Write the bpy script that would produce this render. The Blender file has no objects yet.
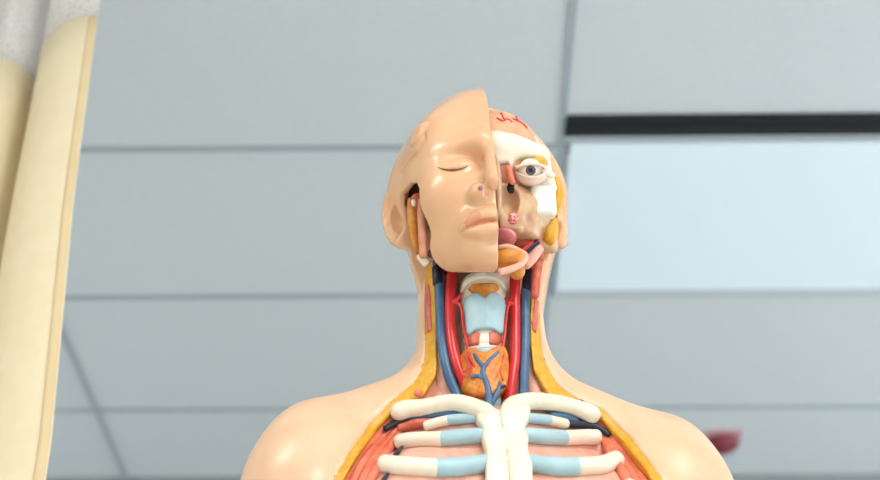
import bpy, math, random
import numpy as np
from mathutils import Vector
random.seed(4); np.random.seed(4)
C = bpy.context.scene.collection
f32 = np.float32

# ------------------------------------------------------------------ camera frame
FOC = 1565.0; TH = math.radians(32.8); YAW = math.radians(.65); H0 = .85
_Rx = np.array([[1,0,0],[0,math.cos(TH),-math.sin(TH)],[0,math.sin(TH),math.cos(TH)]])
_Rz = np.array([[math.cos(YAW),-math.sin(YAW),0],[math.sin(YAW),math.cos(YAW),0],[0,0,1]])
CAM = np.array([0,0,H0])
def ray(px, py):
    return _Rz @ (_Rx @ np.array([(px-440)/FOC, 1., (240-py)/FOC]))
def at(px, py, Y):
    d = ray(px, py); return CAM + d*(Y/d[1])
def hit(f, px, py, t0=1.0, off=0.0):
    """first point of the solid f met by the sight line through a photo pixel"""
    d = ray(px, py); d = d/np.linalg.norm(d); t = t0
    for _ in range(160):
        p = CAM + d*t
        v = float(f(*[np.array([c]) for c in p])[0]) - off
        if v < 2e-4: break
        t += max(v*.7, 2e-4)
        if t > 2.4: print('MISS',px,py); break
    return CAM + d*t

# ------------------------------------------------------------------ signed distance toolkit
def smin(a, b, k):
    h = np.clip(.5+.5*(b-a)/k, 0, 1); return b+(a-b)*h - k*h*(1-h)
def smax(a, b, k): return -smin(-a, -b, k)
def sph(x, y, z, c, r): return np.sqrt((x-c[0])**2+(y-c[1])**2+(z-c[2])**2)-r
def ell(x, y, z, c, r):
    a,b,d = (x-c[0]),(y-c[1]),(z-c[2])
    k0 = np.sqrt((a/r[0])**2+(b/r[1])**2+(d/r[2])**2)
    k1 = np.sqrt((a/r[0]**2)**2+(b/r[1]**2)**2+(d/r[2]**2)**2)+1e-9
    return k0*(k0-1)/k1
def cap(x, y, z, a, b, ra, rb=None):
    if rb is None: rb = ra
    a = np.asarray(a,float); b = np.asarray(b,float); ab = b-a; L = ab@ab+1e-12
    t = np.clip(((x-a[0])*ab[0]+(y-a[1])*ab[1]+(z-a[2])*ab[2])/L, 0, 1)
    return np.sqrt((x-a[0]-t*ab[0])**2+(y-a[1]-t*ab[1])**2+(z-a[2]-t*ab[2])**2)-(ra+(rb-ra)*t)
def chain(x, y, z, pts, rs, k=.002):
    if not hasattr(rs, '__len__'): rs = [rs]*len(pts)
    d = None
    for i in range(len(pts)-1):
        c = cap(x,y,z,pts[i],pts[i+1],rs[i],rs[i+1]); d = c if d is None else smin(d,c,k)
    return d
def box(x, y, z, c, h, r=0.002):
    qx,qy,qz = np.abs(x-c[0])-h[0]+r, np.abs(y-c[1])-h[1]+r, np.abs(z-c[2])-h[2]+r
    return np.sqrt(np.maximum(qx,0)**2+np.maximum(qy,0)**2+np.maximum(qz,0)**2)+np.minimum(np.maximum(qx,np.maximum(qy,qz)),0)-r
def poly2(x, z, P):
    P = np.asarray(P, float); n = len(P)
    d = (x-P[0][0])**2+(z-P[0][1])**2; s = np.ones_like(d)
    for i in range(n):
        a, b = P[i], P[i-1]; e = b-a; wx, wz = x-a[0], z-a[1]
        t = np.clip((wx*e[0]+wz*e[1])/(e@e+1e-12),0,1)
        d = np.minimum(d,(wx-e[0]*t)**2+(wz-e[1]*t)**2)
        c1 = z>=a[1]; c2 = z<b[1]; c3 = e[0]*wz > e[1]*wx
        fl = (c1&c2&c3)|(~c1&~c2&~c3); s = np.where(fl,-s,s)
    return s*np.sqrt(d)

def surfnet(f, lo, hi, h):
    lo = np.asarray(lo,float); hi = np.asarray(hi,float)
    n = np.ceil((hi-lo)/h).astype(int)+1
    ax = [lo[i]+h*np.arange(n[i]) for i in range(3)]
    V = np.empty(n, np.float64)
    for i0 in range(0, n[0], 24):
        X,Y,Z = np.meshgrid(ax[0][i0:i0+24],ax[1],ax[2],indexing='ij'); V[i0:i0+24] = f(X,Y,Z)
    S = V < 0
    m = n-1
    cnt = np.zeros(m,int); P = np.zeros((*m,3))
    co = [(i,j,k) for i in (0,1) for j in (0,1) for k in (0,1)]
    sl = lambda c: tuple(slice(c[i], c[i]+m[i]) for i in range(3))
    any_ = np.zeros(m,bool); all_ = np.ones(m,bool)
    for c in co: any_ |= S[sl(c)]; all_ &= S[sl(c)]
    act = any_ & ~all_
    idx = np.argwhere(act)
    if len(idx)==0: raise ValueError('empty sdf')
    pos = np.zeros((len(idx),3)); cn = np.zeros(len(idx))
    for a in range(3):
        for c in co:
            if c[a]: continue
            e = list(c); e[a] = 1
            va = V[tuple((idx+c).T)]; vb = V[tuple((idx+e).T)]
            cr = (va<0)!=(vb<0)
            t = np.where(cr, va/np.where(va-vb==0,1e-12,va-vb), 0)
            p = np.array(c,float)[None]+np.zeros((len(idx),3)); p[:,a] += t
            pos += p*cr[:,None]; cn += cr
    pos = (idx+pos/cn[:,None])*h+lo
    vid = -np.ones(m,int); vid[tuple(idx.T)] = np.arange(len(idx))
    faces = []
    for a in range(3):
        b,c = (a+1)%3,(a+2)%3
        s0 = [slice(None)]*3; s1 = [slice(None)]*3
        s0[a] = slice(0,n[a]-1); s1[a] = slice(1,n[a])
        A = S[tuple(s0)]; B = S[tuple(s1)]
        E = np.argwhere(A!=B)
        ok = (E[:,b]>0)&(E[:,c]>0)&(E[:,b]<n[b]-1)&(E[:,c]<n[c]-1); E = E[ok]
        fl = A[tuple(E.T)]
        def q(db,dc):
            k = E.copy(); k[:,b] -= db; k[:,c] -= dc; return vid[tuple(k.T)]
        Q = np.stack([q(1,1),q(0,1),q(0,0),q(1,0)],1)
        Q[~fl] = Q[~fl][:,::-1]; faces.append(Q)
    # pull the vertices onto the surface
    for _ in range(2):
        e = h*.15
        x,y,z = pos.T; v = f(x,y,z)
        g = np.stack([f(x+e,y,z)-f(x-e,y,z), f(x,y+e,z)-f(x,y-e,z), f(x,y,z+e)-f(x,y,z-e)],1)/(2*e)
        gl = (g*g).sum(1)+1e-6
        st = -v[:,None]*g/np.maximum(gl,.25)[:,None]
        L = np.linalg.norm(st,axis=1,keepdims=True); st *= np.minimum(1,.35*h/np.maximum(L,1e-12))
        pos = pos+st
    return pos, np.concatenate(faces)

# ------------------------------------------------------------------ objects
def mesh_obj(name, V, Fc, mat, parent=None, smooth=True, xf=None):
    V = np.asarray(V,float)
    if xf is not None: V = xf(V)
    me = bpy.data.meshes.new(name)
    Fc = [tuple(int(i) for i in q) for q in Fc]
    me.from_pydata([tuple(v) for v in V], [], Fc); me.validate()
    if smooth: me.polygons.foreach_set('use_smooth',[True]*len(me.polygons))
    o = bpy.data.objects.new(name, me); C.objects.link(o)
    o.data.materials.append(mat)
    if parent is not None:
        o.parent = parent
        w = Vector((0,0,0)); p = parent
        while p is not None: w += p.location; p = p.parent
        o.location = -w
    return o
def sdf_obj(name, f, lo, hi, h, mat, parent=None, xf=None):
    V, Q = surfnet(f, lo, hi, h); return mesh_obj(name, V, Q, mat, parent, True, xf)
def bounds(pts, r):
    P = np.asarray(pts,float); return P.min(0)-r, P.max(0)+r
def tube_sdf(name, pts, rs, mat, parent=None, h=.0015, extra=None, k=.002):
    rm = (max(rs) if hasattr(rs,'__len__') else rs)+.003
    lo,hi = bounds(pts, rm)
    g = (lambda x,y,z: chain(x,y,z,pts,rs,k))
    ff = g if extra is None else (lambda x,y,z: extra(g(x,y,z),x,y,z))
    return sdf_obj(name, ff, lo, hi, h, mat, parent)
def spline(pts, n=6):
    P = [np.asarray(p,float) for p in pts]; P = [2*P[0]-P[1]]+P+[2*P[-1]-P[-2]]; out = []
    for i in range(1,len(P)-2):
        for k in range(n):
            t = k/n; a,b,c,d = P[i-1:i+3]
            out.append(.5*((2*b)+(c-a)*t+(2*a-5*b+4*c-d)*t*t+(-a+3*b-3*c+d)*t**3))
    out.append(P[-2]); return out
def tube(name, pts, rs, mat, parent=None, n=6, seg=14):
    """smooth swept tube with rounded ends"""
    P = spline(pts, n)
    if not hasattr(rs,'__len__'): rs = [rs]*len(pts)
    R = np.interp(np.linspace(0,len(pts)-1,len(P)), range(len(pts)), rs)
    P = [p for p in P]; R = list(R)
    t0 = (P[0]-P[1]); t0 /= np.linalg.norm(t0); t1 = (P[-1]-P[-2]); t1 /= np.linalg.norm(t1)
    r0, r1 = R[0], R[-1]
    P = [P[0]+t0*r0*.5, P[0]+t0*r0*.4]+P+[P[-1]+t1*r1*.4, P[-1]+t1*r1*.5]
    R = [r0*.3, r0*.75]+R+[r1*.75, r1*.3]
    V=[];Fq=[]; up = np.array([.13,.9,.3]); m=len(P)
    for i in range(m):
        t = P[min(i+1,m-1)]-P[max(i-1,0)]; t /= np.linalg.norm(t)+1e-12
        a = np.cross(t,up); a /= np.linalg.norm(a)+1e-12; b = np.cross(t,a); up = -np.cross(t,a) if False else up
        for k in range(seg):
            w = 2*math.pi*k/seg; V.append(P[i]+R[i]*(math.cos(w)*a+math.sin(w)*b))
    for i in range(m-1):
        for k in range(seg):
            Fq.append((i*seg+k,i*seg+(k+1)%seg,(i+1)*seg+(k+1)%seg,(i+1)*seg+k))
    Fq.append(tuple(range(seg-1,-1,-1))); Fq.append(tuple((m-1)*seg+k for k in range(seg)))
    return mesh_obj(name, V, Fq, mat, parent)
def boxes_obj(name, items, mat, parent=None):
    V=[];Fq=[]
    for (x0,x1,y0,y1,z0,z1) in items:
        b=len(V)
        V += [(x0,y0,z0),(x1,y0,z0),(x1,y1,z0),(x0,y1,z0),(x0,y0,z1),(x1,y0,z1),(x1,y1,z1),(x0,y1,z1)]
        Fq += [tuple(b+i for i in q) for q in ((0,3,2,1),(4,5,6,7),(0,1,5,4),(1,2,6,5),(2,3,7,6),(3,0,4,7))]
    return mesh_obj(name,V,Fq,mat,parent,False)
def empty(name, loc, label, cat):
    o = bpy.data.objects.new(name,None); C.objects.link(o); o.location = loc
    o['label']=label; o['category']=cat; o.empty_display_size=.05; return o
def struct(o): o['kind']='structure'; return o

# ------------------------------------------------------------------ materials
def lin(c):
    c = [v/255 for v in c]
    return tuple(v/12.92 if v<=.04045 else ((v+.055)/1.055)**2.4 for v in c)+(1,)
def M(name, col, rough=.4, col2=None, scale=60, bump=0, bscale=200, emit=0, spec=.5, contrast=(.4,.65), sss=0, metal=0, coat=0):
    m = bpy.data.materials.new(name); m.use_nodes=True; nt=m.node_tree; b=nt.nodes['Principled BSDF']
    b.inputs['Base Color'].default_value=lin(col); b.inputs['Roughness'].default_value=rough
    b.inputs['Specular IOR Level'].default_value=spec; b.inputs['Metallic'].default_value=metal
    if coat: b.inputs['Coat Weight'].default_value=coat; b.inputs['Coat Roughness'].default_value=.12
    if sss:
        b.inputs['Subsurface Weight'].default_value=sss; b.inputs['Subsurface Radius'].default_value=(1,.45,.25); b.inputs['Subsurface Scale'].default_value=.006
    tc=None
    if col2 is not None or bump: tc=nt.nodes.new('ShaderNodeTexCoord')
    if col2 is not None:
        n=nt.nodes.new('ShaderNodeTexNoise'); n.inputs['Scale'].default_value=scale; n.inputs['Detail'].default_value=3
        nt.links.new(tc.outputs['Object'],n.inputs['Vector'])
        r=nt.nodes.new('ShaderNodeValToRGB'); r.color_ramp.elements[0].position=contrast[0]; r.color_ramp.elements[1].position=contrast[1]
        r.color_ramp.elements[0].color=lin(col); r.color_ramp.elements[1].color=lin(col2)
        nt.links.new(n.outputs['Fac'],r.inputs['Fac']); nt.links.new(r.outputs['Color'],b.inputs['Base Color'])
    if bump:
        n2=nt.nodes.new('ShaderNodeTexNoise'); n2.inputs['Scale'].default_value=bscale; nt.links.new(tc.outputs['Object'],n2.inputs['Vector'])
        bp=nt.nodes.new('ShaderNodeBump'); bp.inputs['Strength'].default_value=bump; bp.inputs['Distance'].default_value=.001
        nt.links.new(n2.outputs['Fac'],bp.inputs['Height']); nt.links.new(bp.outputs['Normal'],b.inputs['Normal'])
    if emit:
        b.inputs['Emission Color'].default_value=lin(col); b.inputs['Emission Strength'].default_value=emit
    return m
SKIN = M('skin_plastic',(236,192,154),.32,(240,201,166),25,sss=.12)
SKINH = M('head_skin_plastic',(231,180,137),.26,(235,187,145),25,sss=.08,coat=.15)
LIP = M('lip_plastic',(220,152,114),.26,(225,162,124),40)
FAT = M('yellow_fat',(222,160,38),.38,(232,178,60),120,bump=.25,bscale=260)
MUSC = M('coral_muscle',(222,112,84),.42,(236,136,104),70,bump=.2,bscale=300)
MUSCD = M('deep_red_muscle',(196,92,70),.42,(216,120,92),90,bump=.3,bscale=350)
PINK = M('pale_pink_muscle',(236,170,148),.45,(242,186,164),90)
BONE = M('cream_bone',(240,228,204),.38,(245,235,214),40,sss=.05)
SKULL = M('skull_bone',(242,232,208),.33,(246,238,216),30)
BEIGE = M('maxilla_beige',(214,178,138),.4,(196,150,116),60)
NASAL = M('nasal_wall',(200,160,128),.4,(216,180,148),80)
WHITE = M('white_bone',(240,236,226),.35)
CART = M('pale_blue_cartilage',(170,203,210),.4,(182,210,216),50)
VEIN = M('slate_blue_vein',(62,96,130),.35,(74,110,142),60)
VDARK = M('dark_vein_and_gap',(28,32,52),.4)  # dark veins, plus the shade drawn into gaps by the ribs
ART = M('red_artery',(204,36,40),.3,(214,52,52),60)
THYR = M('orange_thyroid',(222,140,44),.38,(206,112,40),130,bump=.3,bscale=220)
ORNG = M('orange_gland',(224,150,52),.38,(206,126,44),140,bump=.3,bscale=300)
DEEP = M('neck_depth_ochre',(150,92,40),.5,(120,64,36),90)
BRAIN = M('pink_brain',(236,178,140),.4,(228,160,124),80)
RED = M('red_vessel',(206,48,44),.35)
TONG = M('tongue_pink',(206,112,116),.35,(222,140,136),90)
CORE = M('dark_recess',(92,52,40),.6)
BLACK = M('black_cavity',(14,12,12),.7)
SCLERA = M('sclera',(246,238,218),.2)
LID = M('lid_white',(240,216,200),.3)
IRIS = M('iris_grey',(112,104,116),.25,(80,76,92),400)
JAWM = M('jaw_muscle_peach',(216,140,108),.4,(224,156,124),60)
SPONGE = M('red_spongy_bone',(206,70,64),.5,(238,200,180),420)
SEAM = M('seam_brown',(172,120,80),.6)

# ================================================================== the anatomical model
model = empty('anatomical_model', (.035,1.43,0), 'peach plastic anatomical torso model with half face mask, cut-open neck and exposed ribs', 'anatomical model')

# ---------------------------------------------------------------- torso frame
TY = math.radians(6); TC = np.array([.035,1.43])
ct, stt = math.cos(TY), math.sin(TY)
def tl(x,y):
    dx,dy = x-TC[0], y-TC[1]; return dx*ct+dy*stt, -dx*stt+dy*ct
def tw(u,v,w): return np.array([TC[0]+u*ct-v*stt, TC[1]+u*stt+v*ct, w])
def atv(px,py,v):
    """sight line met with the torso plane v = const"""
    d = ray(px,py); n = np.array([-stt,ct,0]); o = CAM-np.array([TC[0],TC[1],0])
    return CAM + d*((v-n@o)/(n@d))
def body(x,y,z):
    u,v = tl(x,y); a = np.abs(u)
    d = cap(u,v,z,(-.003,.012,1.52),(-.011,.0,1.74),.074,.063)
    d = smin(d, cap(a,v,z,(.03,.02,1.580),(.165,.012,1.522),.05,.046), .035)
    d = smin(d, ell(u,v,z,(0,.02,1.33),(.205,.118,.24)), .045)
    d = smin(d, ell(a,v,z,(.176,.004,1.480),(.064,.064,.073)), .035)
    d = smin(d, cap(a,v,z,(.186,.01,1.46),(.210,.02,1.12),.056,.05), .03)
    d = smin(d, ell(a,v,z,(.085,-.05,1.42),(.085,.05,.075)), .04)
    return d
def poly_from(pix, f=body):
    out=[]
    for px,py in pix:
        p = hit(f,px,py); u,v = tl(p[0],p[1]); out.append((u,p[2]))
    return out
PL1 = [(428,276),(428,300),(428,342),(424,366),(414,384),(392,402),(370,424),(350,452),(333,482),(318,512)]
PR1 = [(678,512),(662,480),(645,455),(630,436),(604,410),(575,397),(555,382),(543,358),(540,330),(539,300),(538.5,286)]
PL2 = [(436,276),(437,300),(438,342),(437,372),(424,394),(398,404),(377,427),(358,453),(342,482),(328,512)]
PR2 = [(669,512),(654,481),(637,456),(624,440),(598,413),(575,403),(548,392),(534,368),(531,340),(531,300),(531,276)]
def close(P):
    return [(P[0][0],1.80)]+P[:]
def window(Lp,Rp):
    a = poly_from(Lp); b = poly_from(Rp)
    lo = 1.06
    a = [(a[0][0],1.82)]+a+[(a[-1][0]+.01,lo)]; b = [(b[0][0]-.01,lo)]+b+[(b[-1][0],1.82)]
    return a+b
W1 = window(PL1,PR1); W2 = window(PL2,PR2)
def front(v): return v-.0      # the window only opens the front
def skin_f(x,y,z):
    u,v = tl(x,y); d = body(x,y,z)
    d = np.maximum(d, z-1.735)
    w = np.maximum(poly2(u,z,W1), v-.0)
    d = smax(d, -w, .0015)
    return np.maximum(d, 1.06-z)
def fat_f(x,y,z):
    u,v = tl(x,y); d = body(x,y,z)+.0012
    w = np.maximum(poly2(u,z,W2), v-.0)
    d = smax(d, -w, .002); d = np.maximum(d, poly2(u,z,W1)-.006)
    return np.maximum(np.maximum(d, 1.07-z), np.maximum(z-1.72, v+.0))
NK = [(-.052,1.80),(-.050,1.62),(-.034,1.545),(.034,1.545),(.050,1.62),(.052,1.80)]
def musc_f(x,y,z):
    u,v = tl(x,y); d = body(x,y,z)+.011
    d = np.maximum(d, -np.maximum(poly2(u,z,NK), v+.024))
    d = np.maximum(d, poly2(u,z,W1)-.004)
    return np.maximum(np.maximum(d, 1.08-z), np.maximum(z-1.70, v-.03))

skin = sdf_obj('torso_shell', skin_f, (-.26,1.24,1.04),(.33,1.60,1.78), .004, SKIN, model)
fat = sdf_obj('fat_layer', fat_f, (-.20,1.26,1.06),(.27,1.47,1.74), .0028, FAT, model)
mus = sdf_obj('chest_muscle_bed', musc_f, (-.20,1.26,1.06),(.27,1.50,1.72), .003, PINK, model)
# stand below the torso
st = boxes_obj('stand', [(-.17,.24,1.30,1.58,.0,.03),(-.02,.09,1.40,1.48,.03,1.07)], WHITE, model)

# pectoral muscle strips beside the ribs
def on_chest(pix, off=0.0, f=musc_f):
    return [hit(f,px,py,off=off) for px,py in pix]
def lerp_rows(A,B,n):
    return [[(a[0]+(b[0]-a[0])*k/(n-1),a[1]+(b[1]-a[1])*k/(n-1)) for a,b in zip(A,B)] for k in range(n)]
for A,B in (([(392,410),(372,432),(352,458),(337,490),(332,505)],[(400,434),(388,450),(376,469),(366,490),(362,505)]),
            ([(601,415),(622,437),(642,461),(657,486),(664,505)],[(598,432),(606,446),(620,468),(632,488),(638,505)])):
    for k,r in enumerate(lerp_rows(A,B,5)):
        r = [(x+random.uniform(-.8,.8),y) for x,y in r]
        tube('pectoral_muscle_strip', on_chest(r,-.0005+.0006*k), [.0032,.0044,.0050,.0055,.006], MUSC, model)
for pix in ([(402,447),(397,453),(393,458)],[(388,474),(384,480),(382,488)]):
    tube('rib_end_dark_gap', on_chest(pix,.002), [.0015,.0026,.002], VDARK, model)  # dark tubes drawn in as the shaded gaps at the rib ends

# sternum
STP = [(478,409),(488,404),(496,411),(500,412),(506,404),(518,401),(531,411),(529,424),(525,431),(529,441),(528,452),(533,468),(533,482),(534,520),(482,520),(484,478),(484,455),(480,440),(481,431),(475,424),(474,414)]
def chestline(x,y,z): return body(x,y,z)+.006
SP = poly_from(STP, chestline)
GR = [hit(chestline,px,py,off=.0095) for px,py in ((499,408),(502,424),(507,450),(510,480),(512,512))]
def stern_f(x,y,z):
    u,v = tl(x,y); d = smax(np.abs(body(x,y,z)+.004)-.0075, poly2(u,z,SP)+.001, .006)
    d = smax(d, -chain(x,y,z,GR,.0022), .0015)
    return np.maximum(d, v-.0)
STN = sdf_obj('sternum', stern_f, *bounds([tw(-.05,-.14,1.40),tw(.05,-.02,1.57)],.02), .0018, BONE, model)
tube('sternum_seam',[hit(stern_f,px,py,off=-.0003) for px,py in ((500,411),(502,424),(507,450),(510,480),(512,505))],.0007,M('seam_tan',(196,164,120),.6),STN)
# clavicles
def bone_path(pix, off): return [hit(chestline,px,py,off=off) for px,py in pix]
for pix,rs in (([(399,412),(408,409),(422,408),(449,403),(467,405),(484,412),(492,417)],[.0088,.0076,.0078,.0078,.0076,.0085,.006]),
               ([(592,415),(584,411),(560,404),(533,401),(514,405),(506,412)],[.0086,.0076,.0078,.0078,.008,.006])):
    P = spline(bone_path(pix,.003),3); R = np.interp(np.linspace(0,len(pix)-1,len(P)),range(len(pix)),rs)
    tube_sdf('clavicle', P, list(R), BONE, model, k=.004)
# ribs with their costal cartilage
RIBS = [([(426,426),(436,423),(449,420)],[(449,420),(460,419),(476,418)],.0052),
        ([(399,442),(412,440),(442,439)],[(442,439),(462,437),(484,435)],.0078),
        ([(383,464),(402,466),(436,468)],[(436,468),(460,467),(486,463)],.0092),
        ([(372,494),(395,498),(428,500)],[(428,500),(458,500),(486,494)],.0095),
        ([(566,424),(558,422),(549,420)],[(549,420),(540,419),(526,418)],.0052),
        ([(597,437),(584,437),(564,438)],[(564,438),(545,437),(524,435)],.0078),
        ([(616,460),(602,465),(578,467)],[(578,467),(556,467),(530,463)],.0092),
        ([(632,488),(614,496),(590,500)],[(590,500),(560,500),(530,494)],.0095)]
for bp_, cp_, r in RIBS:
    B = bone_path(bp_, -.001); Cc = bone_path(cp_, -.001)
    def flat(P): return spline(P,4)
    rb = tube('rib', B, [r*1.0,r,r], BONE, model)
    tube('costal_cartilage', Cc, [r*1.03,r*1.03,r*.95], CART, rb)
# vessels under the clavicles
for pix,rs,m,nm in (([(456,413),(430,415),(408,418)],[.004,.0048,.0045],VEIN,'subclavian_vein'),
                 ([(412,417),(396,423),(385,429)],[.0044,.0036,.003],VDARK,'vein_end'),
                 ([(551,416),(565,418),(576,422)],[.004,.0048,.0045],VEIN,'subclavian_vein'),
                 ([(570,424),(590,425),(600,429),(609,435)],[.0042,.0038,.0036,.003],VDARK,'vein_end'),
                 ([(430,422),(415,424),(400,428)],[.004,.005,.004],MUSCD,'small_muscle')):
    tube(nm, on_chest(pix,.004), rs, m, model)

# ---------------------------------------------------------------- neck contents
def nk(pix, v): return [atv(px,py,v if not hasattr(v,'__len__') else v[i]) for i,(px,py) in enumerate(pix)]
tube('jugular_vein', nk([(437,262),(439,280),(440,310),(442,343),(448,373),(459,400)],[-.034,-.036,-.04,-.044,-.046,-.046]), .0052, VEIN, model)
tube('jugular_vein', nk([(527,262),(526,285),(525,310),(525,345),(524,372),(523,400)],[-.034,-.036,-.04,-.044,-.046,-.046]), .0050, VEIN, model)
for pix in ([(437,268),(438,284)],[(528,268),(527,290)]):
    tube('vein_collar', nk(pix,-.0375), .0056, VDARK, model)
a1 = tube('carotid_artery', nk([(453,262),(451,283),(450,313),(452,343),(459,370),(475,402)],[-.036,-.04,-.044,-.047,-.049,-.049]), .0056, ART, model)
a2 = tube('carotid_artery', nk([(516,262),(515,283),(515,320),(515,355),(512,380),(509,404)],[-.036,-.04,-.044,-.047,-.049,-.049]), .0056, ART, model)
tube('artery_branch', nk([(454,302),(458,299),(461,293)],[-.048,-.05,-.05]), [.0022,.002,.0012], ART, a1)
tube('artery_branch', nk([(454,303),(459,304),(462,312),(463,325),(466,340),(468,352)],[-.048,-.05,-.052,-.052,-.056,-.056]), [.002,.0018,.0016,.0016,.0016,.001], ART, a1)
tube('artery_branch', nk([(513,304),(509,303),(505,298)],[-.048,-.05,-.05]), [.0022,.002,.0012], ART, a2)
tube('artery_branch', nk([(512,303),(508,306),(506,318),(505,332),(503,345),(500,352)],[-.048,-.05,-.052,-.054,-.056,-.058]), [.002,.0018,.0016,.0016,.0016,.001], ART, a2)
tube('artery_branch', nk([(447,272),(456,266),(470,264)],-.03), .0045, ART, a1)
tube('artery_branch', nk([(509,272),(518,268),(526,266)],-.03), .0045, ART, a2)
# larynx: local cylinder frame
LX = tl(*atv(484,313,-.04)[:2])[0]
def cyl(x,y,z,cu,cv,r):
    u,v = tl(x,y); return np.sqrt((u-cu)**2+(v-cv)**2)-r
def neck_shape(name, pix, cv, r, th, mat, parent=None, ridge=0, h=.0012, rnd=.003, extra=None):
    P = [];
    for px,py in pix:
        p = atv(px,py,cv-r*.8); u,v = tl(p[0],p[1]); P.append((u,p[2]))
    P = np.array(P); cu = LX
    def f(x,y,z):
        u,v = tl(x,y)
        rr = cyl(x,y,z,cu,cv,r) - ridge*np.exp(-((u-cu)/.007)**2)
        d = smax(smax(np.abs(rr+th/2)-th/2, poly2(u,z,P), rnd), v-(cv+.01), .002)
        return d if extra is None else extra(d,x,y,z,u,v)
    us,zs = P[:,0],P[:,1]
    lo = [1e9]*3; hi=[-1e9]*3
    pts = [tw(a,b,c) for a in (us.min(),us.max()) for b in (cv-r-.006,cv+.014) for c in (zs.min(),zs.max())]
    return sdf_obj(name,f,*bounds(pts,.005),h,mat,parent)
lar = neck_shape('larynx', [(460,276),(466,273),(484,271),(502,273),(508,276),(508,300),(504,345),(464,345),(460,300)], -.03, .0245, .012, SKULL, model)
neck_shape('hyoid_bone', [(461,287),(463,278),(473,274),(484,273),(495,274),(505,278),(508,287),(503,284),(494,281),(484,280),(474,281),(466,284)], -.03, .029, .009, SKULL, lar)
neck_shape('fat_pad', [(468,287),(472,284),(484,285),(496,284),(500,287),(495,294),(489,298),(484,302),(479,298),(473,294)], -.03, .0275, .008, ORNG, lar)
neck_shape('thyroid_cartilage', [(465,297),(472,293.5),(478,295),(484,301),(490,295),(497,293.5),(504,296),(508,305),(506,318),(505,332),(500,334),(494,331),(475,331),(470,334),(464,332),(464,318),(461,305)], -.03, .0295, .008, CART, lar, ridge=.0025)
neck_shape('cricoid_cartilage', [(462,334),(484,330),(506,334),(505,350),(463,350)], -.03, .0235, .01, WHITE, lar)
for s in (-1,1):
    neck_shape('cricothyroid_muscle', [(484+s*4,334),(484+s*10,332),(484+s*18,334),(484+s*19,341),(484+s*14,345),(484+s*5,346)], -.03, .0262, .008, MUSCD, lar)
neck_shape('trachea', [(468,345),(500,345),(502,408),(470,408)], -.03, .0225, .008, CART, model)
def thy_extra(d,x,y,z,u,v): return d+.0003*np.sin(u*900+z*300)*np.sin(z*800-u*200)
gl = neck_shape('thyroid_gland', [(466,346),(472,347),(478,351),(484,353),(490,351),(497,346),(506,345),(510,352),(511,366),(508,384),(500,394),(488,398),(474,395),(463,386),(457,368),(457,352)], -.036, .0300, .014, THYR, model, extra=thy_extra, rnd=.005)
GV=-.064
for pix,rs in (([(489,412),(489,398),(487,386),(483,374),(484,366)],[.0042,.004,.0036,.0032,.003]),([(484,368),(479,362),(474,354)],[.003,.0024,.0016]),([(484,368),(490,360),(498,352)],[.003,.0026,.0016]),([(484,380),(478,376),(471,377)],[.0026,.0022,.0014]),
               ([(490,406),(495,397),(499,388),(500,382)],[.003,.003,.0022,.0014])):
    tube('thyroid_vein', nk(pix,GV), rs, VEIN, gl)
tube('thyroid_vein', nk([(494,396),(498,389),(505,386)],GV), .0018, VDARK, gl)
for pix in ([(468,352),(472,362),(478,372)],[(465,356),(470,368),(468,378)],[(500,352),(496,362),(492,368)],[(503,356),(500,370),(503,380)],[(472,362),(468,368),(464,372)]):
    tube('thyroid_artery', nk(pix,[-.0605,-.0625,-.0625]), [.0014,.0012,.0008], RED, gl)
# muscle strips flanking the neck window
def fatsurf(x,y,z): return body(x,y,z)+.0015
for pix in ([(429,286),(430,300),(430,315),(431,331)],[(536,286),(535,300),(534,315),(533,331)]):
    tube('neck_muscle_strip', on_chest(pix,-.0012,fatsurf), [.003,.0046,.0046,.0042], MUSCD, model)
for pix in ([(441,330),(441,352),(444,380),(450,400)],[(530,330),(530,352),(532,378),(535,398)]):
    tube('neck_muscle', nk(pix,-.030), [.005,.007,.0085,.009], PINK, model)
tube('cut_vessel_stub', on_chest([(420,394),(417,393)],0,fatsurf), .0042, MUSC, model)

# ---------------------------------------------------------------- head frame
HP = np.array([.0322,1.389,.9227+.85]); hy,hp_,hr = math.radians(4.5),math.radians(11.5),math.radians(-2.6)
def _R(y,p,r):
    cy,sy,cp,sp,cr,sr = math.cos(y),math.sin(y),math.cos(p),math.sin(p),math.cos(r),math.sin(r)
    return np.array([[cy,-sy,0],[sy,cy,0],[0,0,1]])@np.array([[1,0,0],[0,cp,-sp],[0,sp,cp]])@np.array([[cr,0,sr],[0,1,0],[-sr,0,cr]])
HR = _R(hy,hp_,hr)
def h2w(V): return np.asarray(V)@HR.T+HP
def w2h(p): return HR.T@(np.asarray(p)-HP)
def hhit(f,px,py,off=0.0):
    """photo sight line on a solid given in head coordinates -> head coordinates"""
    g = lambda x,y,z: f(*[c for c in (np.stack([x-HP[0],y-HP[1],z-HP[2]],0).T@HR).T])
    return w2h(hit(g,px,py,off=off))
def head_obj(name,f,lo,hi,h,mat,parent=model): return sdf_obj(name,f,lo,hi,h,mat,parent,h2w)
def head_tube(name,pts,rs,mat,parent=model): return tube(name,[h2w(p) for p in pts],rs,mat,parent)

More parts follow.
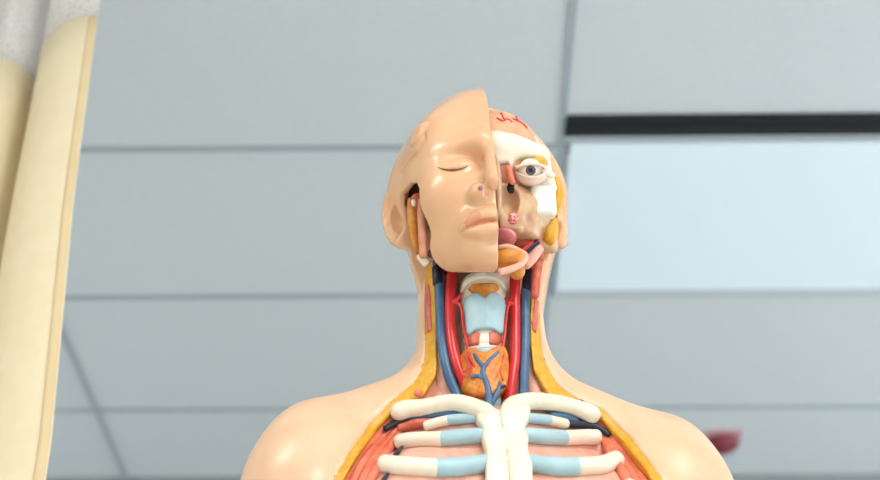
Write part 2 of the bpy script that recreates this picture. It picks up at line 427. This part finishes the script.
def skull_base(x,y,z,o=0.0):
    a = np.abs(x)
    d = ell(x,y,z,(0,.012,.042),(.086,.099,.107))
    d = smin(d, ell(x,y,z,(-.005,.028,.036),(.096,.076,.080)), .03)
    d = smin(d, ell(x,y,z,(0,-.034,-.010),(.070,.066,.076)), .03)
    d = smin(d, ell(a,y,z,(.044,-.040,.045),(.030,.036,.050)), .03)
    d = smin(d, cap(a,y,z,(.061,-.024,-.050),(.020,-.077,-.064),.019,.019), .028)
    return d+o
def face0(x,y,z):
    a = np.abs(x)
    d = skull_base(x,y,z)
    d = smin(d, ell(x,y,z,(0,-.083,-.073),(.024,.017,.016)), .014)          # chin
    d = smin(d, ell(a,y,z,(.046,-.060,-.004),(.024,.024,.024)), .025)       # cheek
    d = smin(d, cap(a,y,z,(.010,-.085,.051),(.050,-.066,.045),.012,.010), .010)   # brow
    d = smax(d, -ell(a,y,z,(.029,-.100,.0265),(.0235,.0285,.0150)), .009)     # socket
    d = smin(d, ell(a,y,z,(.0315,-.0740,.0205),(.0200,.0172,.0150)), .008)  # closed lid
    d = smin(d, ell(x,y,z,(0,-.082,-.046),(.034,.025,.029)), .016)          # mouth barrel
    n = cap(x,y,z,(0,-.088,.045),(0,-.1165,-.006),.0085,.0105)              # nose
    n = smin(n, ell(a,y,z,(.0155,-.100,-.0145),(.0115,.0135,.0110)), .006)
    n = smax(n, (y+.126)*-.50+(z+.0115)*-.866, .0015)
    n = smax(n, -ell(a,y,z,(.0085,-.1120,-.0205),(.0045,.0068,.005)), .002)
    d = smin(d, n, .007)
    return smax(d, -ell(x,y,z,(0,-.114,-.0700),(.018,.010,.0055)), .008)       # fold under the lip
def ear(x,y,z,hole=False):
    a = np.abs(x)
    th = np.where(x<0,.72,.22); ca,sa = np.cos(th),np.sin(th)
    px,py,pz = a-np.where(x<0,.0885,.0760), y-.008, z-.001
    n = px*ca - py*sa; t = px*sa + py*ca            # n outward, t backward along the plate
    t2 = t - .16*pz; 
    plate = ell(n,t2,pz,(.004,0,0),(.0055,.0165,.031))
    ang = np.linspace(-.5,4.3,12)
    rim = [(.0085,.0155*math.sin(q)*1.0,.030*math.cos(q)) for q in ang]
    hel = chain(n,t2,pz,rim,.0036,.002)
    d = smin(plate,hel,.003)
    d = smin(d, ell(n,t2,pz,(.006,-.004,-.027),(.0048,.0085,.009)), .004)
    if hole: return ell(n,t2,pz,(.0110,-.0015,-.002),(.0125,.0090,.0170))
    d = smax(d,-ell(n,t2,pz,(.0130,-.002,-.003),(.0100,.0092,.0165)), .002)
    d = smin(d, chain(n,t2,pz,[(.0075,.004,.014),(.0085,.0082,.0),(.008,.005,-.014)],.0026), .002)
    d = smin(d, ell(n,t2,pz,(.006,-.0115,-.004),(.004,.0032,.0065)), .003)
    return d
def on_face(pix,off=0.0): return [hhit(face0,*q,off=off) for q in pix]
LIP_U = on_face([(462,230),(469,223.5),(478,217.5),(486,215),(492,215.5)],-.0018); LIP_U.append(np.array([.001,LIP_U[-1][1]-.0003,LIP_U[-1][2]]))
LIP_L = on_face([(463,231),(471,232),(480,231.5),(489,229.5)],-.001); LIP_L.append(np.array([.001,LIP_L[-1][1]-.0008,LIP_L[-1][2]+.0002]))
LIP_M = on_face([(460.5,231.5),(467,228),(475,224.8),(484,222.5),(491,221.5)],.0022); LIP_M.append(np.array([.001,LIP_M[-1][1]-.0004,LIP_M[-1][2]]))
SLIT = on_face([(437,167),(444,169),(452,169.7),(460,168.8),(468,166)],.0006)
RU,RL = [.0016,.0040,.0056,.0060,.0052,.0050],[.0016,.0044,.0060,.0064,.0062]
RU = list(np.interp(np.linspace(0,5,16),range(6),RU)); RL = list(np.interp(np.linspace(0,4,13),range(5),RL))
LIP_U = spline(LIP_U,3); LIP_L = spline(LIP_L,3)
def face(x,y,z):
    d = face0(x,y,z)
    d = smin(d, chain(x,y,z,LIP_U,RU,.004), .004)
    d = smin(d, chain(x,y,z,LIP_L,RL,.004), .004)
    d = smax(d, -chain(x,y,z,LIP_M,[.0012,.0022,.0030,.0032,.0030,.0030]), .0015)
    return smax(d, -chain(x,y,z,SLIT,[.0012,.0021,.0024,.0021,.0012]), .001)
EDGE = lambda z: -.036+0*z
def slot(y,z):      # opening in front of the left ear
    P=[(-.042,-.12),(-.051,-.075),(-.062,-.040),(-.069,.004),(-.062,.014),(-.044,.021),(-.014,.021),(-.008,.012),(-.006,-.02),(.000,-.05),(.012,-.12)]
    return poly2(y,z,P)
def tabs(x,y,z):
    d = 9.+0*x
    return d
SEAM_P = [(-.0715,-.012,.022),(-.0735,-.016,.040),(-.0705,-.030,.058),(-.066,-.040,.072),(-.0605,-.046,.085)]
TB = hhit(face,418,134); print('tab',TB)
CREASE = [hhit(face,*q) for q in ((426,122),(423,140),(417,153),(408,162),(401,174))]
def mask_f(x,y,z):
    d = face(x,y,z)
    d = np.maximum(d, -(face0(x,y,z)+.006))                      # hollow shell
    d = smax(d, x-.0006, .001)
    d = smax(d, y-(.00-.5*(z-.02)*0), .001)
    d = smax(d, -np.maximum(slot(y,z),x+.02), .002)
    # bottom edge of the shell
    d = smax(d, (-.0925+.34*np.maximum(0,y+.088)) - z, .002)
    d = smax(d, -chain(x,y,z,CREASE,[.0015,.003,.003,.0025,.001]), .003)
    tb = smax(np.abs(face(x,y,z)-.0006)-.0026, np.sqrt(((y-TB[1])/.010)**2+((z-TB[2])/.013)**2)*.010-.010, .003)
    d = smin(d, np.maximum(tb, x+.01), .002)
    return d
FM = head_obj('face_mask', mask_f, (-.098,-.135,-.108),(.004,.012,.152), .0014, SKINH)
def shell_f(x,y,z):
    d = skull_base(x,y,z)
    d = np.maximum(d, -(skull_base(x,y,z)+.010))
    left = np.maximum(x-.0, -(y+.004))
    cut = np.where(x<0.0, -(y+.002), -(y-.030))
    d = smax(d, cut, .0015)
    d = smin(d, np.maximum(ear(x,y,z),-(y+.03)), .004)
    d = smax(d, -np.maximum(ear(x,y,z,True),x+.05), .002)
    nape = np.maximum(cap(x,y,z,(-.004,.020,-.045),(-.003,.022,-.115),.075,.060), -(y+.012))
    d = smin(d, nape, .02)
    d = smax(d, -np.maximum(slot(y,z), x+.02), .002)
    return d
head_obj('head_shell', shell_f, (-.116,-.034,-.125),(.116,.120,.152), .0018, SKINH)
# tinted lips on the mask
def lip_f(x,y,z):
    r = np.minimum(chain(x,y,z,LIP_U,[q+.0004 for q in RU]), chain(x,y,z,LIP_L,[q+.0002 for q in RL]))
    return smax(smax(np.abs(face(x,y,z))-.0010, r-.0006, .0006), x-.0004, .0005)
head_obj('lips', lip_f, (-.040,-.125,-.07),(.002,-.085,-.03), .0008, LIP, FM)

head_tube('eyelid_shadow_line',on_face([(437.5,167.2),(444,169.2),(452,169.9),(460,169),(467.5,166.3)],-.0004),[.0003,.0006,.0008,.0006,.0003],M('eyelid_shadow_brown',(128,76,48),.5),FM)  # brown tube drawn in as the shadow line between the closed lids
N0 = hhit(face,480.5,188)
head_obj('nostril_pin', lambda x,y,z: sph(x,y,z,N0,.0026), N0-.005, N0+.005, .0008, M('mauve_pin',(158,112,124),.3), FM)
# ---- inside of the head
def core_f(x,y,z):
    d = skull_base(x,y,z)+.016
    d = np.maximum(d, -y-.045)
    return np.maximum(np.maximum(d, z-.045), -z-np.where(x>0,.040,.085))
head_obj('skull_core', core_f, (-.08,-.06,-.10),(.08,.115,.125), .003, CORE)

SKO = np.array([.005,0,-.005])
def h2ws(V): return h2w(np.asarray(V)+SKO)
def head_obj_s(name,f,lo,hi,h,mat,parent=model): return sdf_obj(name,f,lo,hi,h,mat,parent,h2ws)
def hp(px,py,yl):
    n = HR[:,1]; d = ray(px,py); return w2h(CAM + d*((yl-n@(CAM-HP))/(n@d)))
def osk(x,y,z): return skull_base(x,y,z)+.009
# brain
def brain_f(x,y,z):
    d = ell(x,y,z,(.008,.004,.050),(.060,.084,.067))
    d += .0012*np.sin(x*190+np.sin(z*120)*1.5)*np.sin(y*170+x*90)
    return np.maximum(d, .0008-x)
br = head_obj('brain', brain_f, (-.002,-.09,-.03),(.078,.098,.125), .002, BRAIN)
EYE = np.array([.036,-.073,.028])
def frontal_f(x,y,z):
    d = smin(ell(x,y,z,(0,.008,.034),(.071,.090,.092)), cap(x,y,z,(.004,-.079,.055),(.046,-.062,.050),.012,.011), .014)
    d = smin(d, cap(x,y,z,(.048,-.060,.050),(.060,-.045,.020),.009,.007), .008)
    d = np.maximum(d, -.0055-x)
    d = smax(d, (z-.116)+.25*(y+.06), .004)
    d = smax(d, -ell(x,y,z,tuple(EYE+np.array([0,-.006,-.002])),(.0200,.035,.0175)), .004)
    d = smax(d, .012+.024*np.clip((.021-x)/.008,0,1)-z+.10*(x-.03), .004)
    d = np.maximum(d, y-.06)
    return d
sk = head_obj_s('skull', frontal_f, (-.009,-.10,-.02),(.084,.065,.125), .0018, SKULL)
# eye
g = head_obj_s('eyeball', lambda x,y,z: sph(x,y,z,EYE,.0125), EYE-.016, EYE+.016, .0014, SCLERA)
DIR = w2h(CAM)-EYE; DIR = DIR/np.linalg.norm(DIR); DIR = DIR+np.array([.04,0,.02]); DIR/=np.linalg.norm(DIR)
def disc(name,c,r,th,mat,parent):
    def f(x,y,z):
        q = (x-c[0])*DIR[0]+(y-c[1])*DIR[1]+(z-c[2])*DIR[2]
        rr = np.sqrt(np.maximum((x-c[0])**2+(y-c[1])**2+(z-c[2])**2-q*q,0))
        return np.maximum(sph(x,y,z,EYE,th), np.maximum(rr-r, -q))
    return head_obj_s(name,f,np.array(c)-r-.004-.012,np.array(c)+r+.004+.012,.0007,mat,parent)
disc('iris',EYE+DIR*.004,.0052,.0129,IRIS,g)
disc('pupil',EYE+DIR*.004,.0024,.0132,BLACK,g)
def lids(lower):
    def f(x,y,z):
        d = np.abs(ell(x,y,z,EYE+np.array([.001,0,-.001 if lower else .001]),(.0165,.0150,.0140)))-.0011
        a = (x-EYE[0])
        # plane family along the sight direction
        up = np.cross(np.array([1,0,0]),DIR); up/=np.linalg.norm(up); up = up*np.sign(up[2])
        s = (x-EYE[0])*up[0]+(y-EYE[1])*up[1]+(z-EYE[2])*up[2]
        q = (x-EYE[0])*DIR[0]+(y-EYE[1])*DIR[1]+(z-EYE[2])*DIR[2]
        if lower: lim = s-(-.0062+ 24*a*a*1.0)
        else: lim = np.maximum((.0056-22*a*a)-s, s-(.0082-14*a*a))
        return smax(smax(d, lim, .001), -.002-q, .001)
    return f
head_obj_s('lower_eyelid', lids(True), EYE-.022, EYE+.022, .001, LID)
head_obj_s('upper_eyelid', lids(False), EYE-.022, EYE+.022, .001, LID)
head_obj_s('eyelid_corner', lambda x,y,z: cap(x,y,z,EYE+np.array([.014,-.006,-.005]),EYE+np.array([.022,.001,-.005]),.0036,.0036), EYE+np.array([.0,-.02,-.02]), EYE+np.array([.04,.02,.012]), .0012, LID)
head_obj_s('orbital_fat', lambda x,y,z: ell(x,y,z,EYE+np.array([.010,.005,.009]),(.0095,.012,.0075)), EYE-.02, EYE+.03, .0015, FAT)
# maxilla and cheek bone
def maxil_f(x,y,z):
    d = ell(x,y,z,(.0,-.036,-.018),(.052,.052,.050))
    d = smin(d, ell(x,y,z,(.044,-.050,-.004),(.016,.018,.016)), .010)
    d = smin(d, cap(x,y,z,(.046,-.042,-.014),(.056,-.012,-.030),.012,.014), .01)
    d = smax(d, .000-x, .002)
    d = smax(d, z-.016, .004); d = smax(d, -.040-z, .004)
    d = smax(d, -ell(x,y,z,(.012,-.084,-.006),(.010,.020,.020)), .004)
    d = smax(d, -ell(x,y,z,(.033,-.082,-.028),(.007,.010,.006)), .004)
    return d
mx = head_obj_s('maxilla', maxil_f, (-.003,-.10,-.05),(.080,.01,.024), .0016, BEIGE)
mxs = lambda x,y,z: maxil_f(x-SKO[0],y-SKO[1],z-SKO[2])
S0 = hhit(mxs,544,199)+np.array([0,.0065,0])
head_obj('sinus_wall', lambda x,y,z: box(x,y,z,S0,(.0130,.0092,.0180),.006), S0-.022, S0+.022, .0014, WHITE)
def patch(name,pix,r,mat,f=None,parent=model,off=0.0,fl=.6):
    c = hhit(lambda x,y,z: f(x-SKO[0],y-SKO[1],z-SKO[2]),*pix,off=off)
    return head_obj(name, lambda x,y,z: ell(x,y,z,c,(r[0],r[1],r[2])), c-max(r)-.003, c+max(r)+.003, .0011, mat, parent)
# nasal wall
head_obj_s('nasal_septum', lambda x,y,z: smax(ell(x,y,z,(-.001,-.070,.005),(.006,.034,.040)), -.02-z*0-1, .001), (-.009,-.108,-.04),(.014,-.03,.05), .0015, NASAL)
head_tube('nasal_concha',[hp(508,167,-.080),hp(510,175,-.080),hp(513,183,-.080)],[.0030,.0038,.0030],MUSC)
patch('sinus_opening',(511,188),(.0042,.0035,.0062),BLACK,maxil_f)
patch('spongy_bone_patch',(513,218),(.0058,.003,.0066),SPONGE,maxil_f)
patch('ear_canal_section',(552,215),(.004,.004,.003),SPONGE,maxil_f)
patch('cheek_hollow',(520,229),(.004,.0025,.0045),BEIGE,maxil_f)
# fat in front of the right ear
def hpc(name,pix,rs,mat,yl,parent=model,n=5):
    yl = yl if hasattr(yl,'__len__') else [yl]*len(pix)
    return head_tube(name,[hp(q[0],q[1],w) for q,w in zip(pix,yl)],rs,mat,parent)
hpc('cheek_fat',[(556,178),(559,190),(558,204),(555,214)],[.003,.0048,.0048,.003],FAT,-.014)
P0 = hp(550,233,-.040)
head_obj('parotid_fat', lambda x,y,z: smin(ell(x,y,z,P0,(.0080,.010,.0135)), ell(x,y,z,P0+np.array([.003,0,.009]),(.006,.009,.010)),.004), P0-.022, P0+.022, .0014, FAT)
# mouth floor
TNG = hp(502,240,-.062)
head_obj('tongue', lambda x,y,z: smax(ell(x,y,z,TNG,(.0145,.030,.0065)), .001-x,.002), TNG-np.array([.022,.036,.013]), TNG+np.array([.022,.036,.013]), .0013, TONG)
hpc('lower_jaw',[(499,247),(508,246),(518,250),(526,256),(521,264),(511,269),(500,272)],[.0022,.0024,.0026,.0030,.0034,.0038,.0038],PINK,[-.080,-.080,-.075,-.068,-.074,-.080,-.082])
G0 = hp(508,257,-.072)
head_obj('sublingual_gland', lambda x,y,z: smax(ell(x,y,z,G0,(.0165,.010,.0105)),.001-x,.001), G0-.02, G0+.02, .0013, ORNG)
G1 = hp(517,270,-.060)
head_obj('submandibular_gland', lambda x,y,z: ell(x,y,z,G1,(.0085,.010,.010)), G1-.014, G1+.014, .0013, ORNG)
hpc('jaw_muscle_section',[(516,243),(526,244),(538,243)],[.004,.0055,.006],MUSCD,-.045)
hpc('facial_vein',[(526,252),(532,246),(538,242)],[.003,.0036,.003],VDARK,-.050)
hpc('facial_artery',[(521,252),(526,247),(532,242)],[.0024,.0026,.002],ART,-.054)
hpc('digastric_muscle',[(526,266),(532,258),(539,248)],[.0045,.0060,.0055],PINK,-.046)
hpc('neck_muscle_head',[(539,246),(538,262),(536,280),(535,296)],[.0055,.0055,.005,.0045],MUSCD,[-.020,-.022,-.026,-.03])
# muscle and gland in the slot before the left ear
hpc('jaw_muscle',[(422,200),(422,215),(423,238),(423,256)],[.004,.005,.005,.004],JAWM,[-.050,-.048,-.048,-.050])
hpc('parotid_gland',[(411,200),(413,211),(414,224),(415,238),(418,252)],[.0038,.0066,.0066,.0050,.0035],ORNG,[-.022,-.026,-.028,-.028,-.030])
hpc('jaw_joint',[(416,197),(421,206)],[.0058,.0062],MUSCD,-.040)
hpc('jaw_joint_bone',[(413.5,201),(414,205)],[.0026,.0026],SKULL,-.044)
hpc('jaw_angle',[(420,256),(426,263)],[.0042,.0048],SKULL,-.036)
# vessels on the brain
for pts in ([(497,118),(503,121),(507,119),(512,122)],[(513,119),(518,121),(523,124),(527,128)],[(501,113),(504,119)],[(516,117),(518,121)]):
    tube('brain_vessel', [h2w(hhit(brain_f,*p)) for p in pts], .0011, RED, br)

# ================================================================== room
CEIL = H0+1.953
TILE = M('ceiling_tile',(212,217,219),.9,(215,220,222),90,bump=.15,bscale=400,spec=.2)
GRID = M('ceiling_grid_metal',(168,180,186),.6)
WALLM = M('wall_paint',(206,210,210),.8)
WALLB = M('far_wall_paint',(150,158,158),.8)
FLOORM = M('floor_vinyl',(232,232,230),.5)
def ceil_y(py):
    d = ray(440,py); return d[1]*(1.953/d[2])
X0,X1,Y0,Y1 = -3.4,3.6,-2.6,ceil_y(475)
rows = [ceil_y(146.5)+k*.6096 for k in range(-11,4)]
cx = at(70,348,1); d = ray(70,348); xl = (CAM+d*(1.953/d[2]))[0]
cols = [xl+k*1.2192 for k in range(-3,4)]
print('rows',rows[10:],'cols',cols)
LR = rows.index(min(rows,key=lambda r:abs(r-ceil_y(146.5))))
struct(boxes_obj('ceiling', [(X0,X1,Y0,Y1,CEIL,CEIL+.04)], TILE))
items = [(X0,X1,r-.0065,r+.0065,CEIL-.006,CEIL+.001) for r in rows if Y0<r<Y1]+[(c-.0065,c+.0065,Y0,Y1,CEIL-.0062,CEIL+.001) for c in cols if X0<c<X1]
struct(boxes_obj('trim_1', items, GRID))
struct(boxes_obj('floor', [(X0,X1,Y0,Y1,-.05,0)], FLOORM))
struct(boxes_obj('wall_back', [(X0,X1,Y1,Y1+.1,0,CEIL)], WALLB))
for nm,xa,xb,wn in (('wall_left',X0-.1,X0,'added_window_2'),('wall_right',X1,X1+.1,'added_window_3')):  # unseen side windows, added and sized to let sky light onto the ceiling
    za,zb = .5,2.6; ya,yb = (3.0 if nm=='wall_left' else 1.5),Y1-.15
    struct(boxes_obj(nm, [(xa,xb,Y0,Y1,0,za),(xa,xb,Y0,Y1,zb,CEIL),(xa,xb,Y0,ya,za,zb),(xa,xb,yb,Y1,za,zb)], WALLM))
    struct(boxes_obj(wn, [(xa+.03,xb-.03,ya,yb,za,za+.05),(xa+.03,xb-.03,ya,yb,zb-.05,zb)]+[(xa+.03,xb-.03,ya+k*(yb-ya-.05)/5,ya+k*(yb-ya-.05)/5+.05,za,zb) for k in range(6)], GRID))
# front wall (behind the camera) with a wide window opening
WX0,WX1,WZ0,WZ1 = .6,3.1,1.0,2.5
struct(boxes_obj('wall_front', [(X0,X1,Y0-.1,Y0,0,WZ0),(X0,X1,Y0-.1,Y0,WZ1,CEIL),(X0,WX0,Y0-.1,Y0,WZ0,WZ1),(WX1,X1,Y0-.1,Y0,WZ0,WZ1)], WALLM))
struct(boxes_obj('window_1', [(WX0,WX1,Y0-.07,Y0-.03,WZ0,WZ0+.05),(WX0,WX1,Y0-.07,Y0-.03,WZ1-.05,WZ1)]+[(WX0+k*.6125,WX0+k*.6125+.05,Y0-.07,Y0-.03,WZ0,WZ1) for k in range(5)], GRID))

# ceiling light, black air slot
lx0 = cols[4]+.02 if False else None
cr = min(cols,key=lambda c:abs(c-at(562,140,ceil_y(140))[0])); print('light col',cr)
ly0,ly1 = rows[LR],rows[LR+1]
lt = empty('ceiling_light',(cr+.61,(ly0+ly1)/2,CEIL),'white recessed ceiling light panel beyond the black air slot','ceiling light')
boxes_obj('light_frame',[(cr+.012,cr+1.207,ly0+.012,ly0+.04,CEIL-.012,CEIL-.001),(cr+.012,cr+1.207,ly1-.045,ly1-.012,CEIL-.012,CEIL-.001),(cr+.012,cr+.03,ly0+.04,ly1-.04,CEIL-.012,CEIL-.001),(cr+1.189,cr+1.207,ly0+.04,ly1-.04,CEIL-.012,CEIL-.001)],M('light_frame_white',(206,214,218),.6),lt)
LENS = M('light_lens',(222,236,244),.4,emit=.18)
boxes_obj('light_diffuser',[(cr+.02,cr+1.199,ceil_y(140),ly1-.045,CEIL-.016,CEIL-.007)],LENS,lt)
ys0,ys1 = ceil_y(133),ceil_y(115.5)
sl = empty('air_slot',(cr+.61,(ys0+ys1)/2,CEIL),'long black linear air slot in the ceiling beside the light panel','air vent')
boxes_obj('slot_channel',[(cr+.004,cr+1.215,ys1,ys0,CEIL-.012,CEIL-.001)],M('slot_black',(10,12,16),.5),sl)
boxes_obj('slot_rail',[(cr+.004,cr+1.215,(ys0+ys1)/2-.003,(ys0+ys1)/2+.003,CEIL-.015,CEIL-.012)],M('slot_rail_dark',(34,38,44),.4),sl)

# red ceiling dome beyond the shoulder
p = ray(722,447); q = CEIL-.03; RD = CAM+p*((q-H0)/p[2])
def dome_f(x,y,z): return np.maximum(ell(x,y,z,(RD[0],RD[1],CEIL-.012),(.050,.050,.038)), z-CEIL+.012)
rd = empty('ceiling_beacon',(RD[0],RD[1],CEIL),'small dark red dome on the ceiling peeking out behind the right shoulder','ceiling beacon')
sdf_obj('dome', dome_f, (RD[0]-.06,RD[1]-.06,CEIL-.06),(RD[0]+.06,RD[1]+.06,CEIL-.002), .004, M('maroon_plastic',(128,42,58),.3), rd)
boxes_obj('mounting_plate',[(RD[0]-.05,RD[0]+.05,RD[1]-.05,RD[1]+.05,CEIL-.012,CEIL-.0005)], M('pink_plate',(206,150,160),.5), rd)

# ================================================================== curtain
cu = empty('privacy_curtain',(-.66,1.78,.35),'beige fabric privacy curtain with white mesh top hanging at left','curtain')
HF = H0+1.45
K = [(-.482,1.665),(-.490,1.664),(-.520,1.672),(-.550,1.695),(-.575,1.735),(-.583,1.775),(-.578,1.815),(-.590,1.838),(-.604,1.815),(-.613,1.778),(-.640,1.757),(-.665,1.775),(-.685,1.79),(-.705,1.75),(-.74,1.715),(-.78,1.74),(-.81,1.78),(-.85,1.73),(-.90,1.70),(-.95,1.74),(-1.0,1.78),(-1.06,1.73)]
Ks = np.array(spline([np.array([a,b,0]) for a,b in K],5))
def sheet(name, z0, z1, mat, i0, i1, nz=24, th=.0016, off=0.0, parent=cu):
    P = Ks[i0:i1]; m=len(P); V=[];Fq=[]
    for j in range(nz+1):
        z = z0+(z1-z0)*j/nz
        q = max(0,(HF-z))
        for i,(x,y,_) in enumerate(P):
            s = 1-.12*min(q,1.0)+.02*math.sin(z*2.1)
            xx = -.482+(x+.482)*(1+.30*min(q,1.0)) + .032*min(1,q/.65) - .016 - .010*min(1,q/.3) ; yy = 1.73+(y-1.73)*s
            t = Ks[min(i0+i+1,len(Ks)-1)]-Ks[max(i0+i-1,0)]; t=t/np.linalg.norm(t); nrm=np.array([t[1],-t[0]])
            nrm = nrm*(1 if nrm[1]<0 else 1)
            V.append((xx-nrm[0]*off,yy-nrm[1]*off,z))
    for j in range(nz):
        for i in range(m-1): Fq.append((j*m+i,j*m+i+1,(j+1)*m+i+1,(j+1)*m+i))
    o = mesh_obj(name,V,Fq,mat,parent)
    md = o.modifiers.new('thickness','SOLIDIFY'); md.thickness=th; md.offset=0
    return o
CURT = M('beige_curtain',(238,222,186),.85,(241,226,192),30,bump=.1,bscale=500,spec=.2)
HEM = M('curtain_hem',(230,206,160),.85,(233,210,166),30,spec=.2)
n=len(Ks)
body_sheet = sheet('curtain_fabric', .35, HF, CURT, 6, n)
sheet('side_hem', .35, HF, HEM, 0, 7)
sheet('hem_edge', .35, HF+.012, M('hem_edge_cream',(244,232,204),.8), 0, 2, th=.006)
mm = bpy.data.materials.new('curtain_mesh'); mm.use_nodes=True; nt=mm.node_tree; b=nt.nodes['Principled BSDF']
b.inputs['Base Color'].default_value=lin((236,231,224)); b.inputs['Roughness'].default_value=.8
tcn=nt.nodes.new('ShaderNodeTexCoord'); mp=nt.nodes.new('ShaderNodeMapping'); mp.inputs['Scale'].default_value=(330,330,330)
vt=nt.nodes.new('ShaderNodeTexVoronoi'); vt.inputs['Scale'].default_value=1.0
nt.links.new(tcn.outputs['Object'],mp.inputs['Vector']); nt.links.new(mp.outputs['Vector'],vt.inputs['Vector'])
gt=nt.nodes.new('ShaderNodeMath'); gt.operation='GREATER_THAN'; gt.inputs[1].default_value=.42
nt.links.new(vt.outputs['Distance'],gt.inputs[0])
ma=nt.nodes.new('ShaderNodeMath'); ma.operation='MULTIPLY_ADD'; ma.inputs[1].default_value=.5; ma.inputs[2].default_value=.25
nt.links.new(gt.outputs[0],ma.inputs[0]); nt.links.new(ma.outputs[0],b.inputs['Alpha'])
sheet('mesh_panel', HF, CEIL-.03, mm, 0, n, nz=8, th=.0008)
trk = Ks[:,1].mean()
boxes_obj('curtain_track',[(-1.1,-.47,1.72,1.745,CEIL-.03,CEIL-.0005)],GRID,cu)

# ================================================================== light
def area(name,loc,rot,sx,sy,e,col):
    l = bpy.data.lights.new(name,'AREA'); l.shape='RECTANGLE'; l.size=sx; l.size_y=sy; l.energy=e; l.color=col
    o = bpy.data.objects.new(name,l); C.objects.link(o); o.location=loc; o.rotation_euler=rot; return o
area('window_daylight',((WX0+WX1)/2,Y0-.15,(WZ0+WZ1)/2),(math.radians(90),0,0),WX1-WX0,WZ1-WZ0,20,(1,.95,.90))
w = bpy.data.worlds.new('World'); bpy.context.scene.world=w; w.use_nodes=True
w.node_tree.nodes['Background'].inputs['Color'].default_value=(.92,.968,1,1); w.node_tree.nodes['Background'].inputs['Strength'].default_value=6.8
# fluorescent fixtures in the near ceiling, out of frame
for k,(lxp,lyp) in enumerate(((cr+.61,rows[LR-5]+.30),(cr-1.83,rows[LR-5]+.30))):
    t = empty('ceiling_light',(lxp,lyp,CEIL),'recessed ceiling light panel near the window, %s side'%('right' if k==0 else 'left'),'ceiling light')
    boxes_obj('light_diffuser',[(lxp-.58,lxp+.58,lyp-.27,lyp+.27,CEIL-.010,CEIL-.001)],LENS,t)
    area('fluorescent_lamp',(lxp,lyp,CEIL-.02),(0,0,0),1.1,.5,43,(1,.955,.90))

# ================================================================== camera
cd = bpy.data.cameras.new('Camera'); co_ = bpy.data.objects.new('Camera',cd); C.objects.link(co_)
co_.location = CAM; co_.rotation_euler=(math.radians(90)+TH,0,YAW)
cd.sensor_width=36; cd.lens=FOC/880*36; cd.clip_start=.02
cd.dof.use_dof=True; cd.dof.focus_distance=1.60; cd.dof.aperture_fstop=4.5
sc = bpy.context.scene; sc.camera=co_
sc.view_settings.view_transform='Standard'; sc.view_settings.look='None'; sc.view_settings.gamma=1; sc.view_settings.exposure=-.36
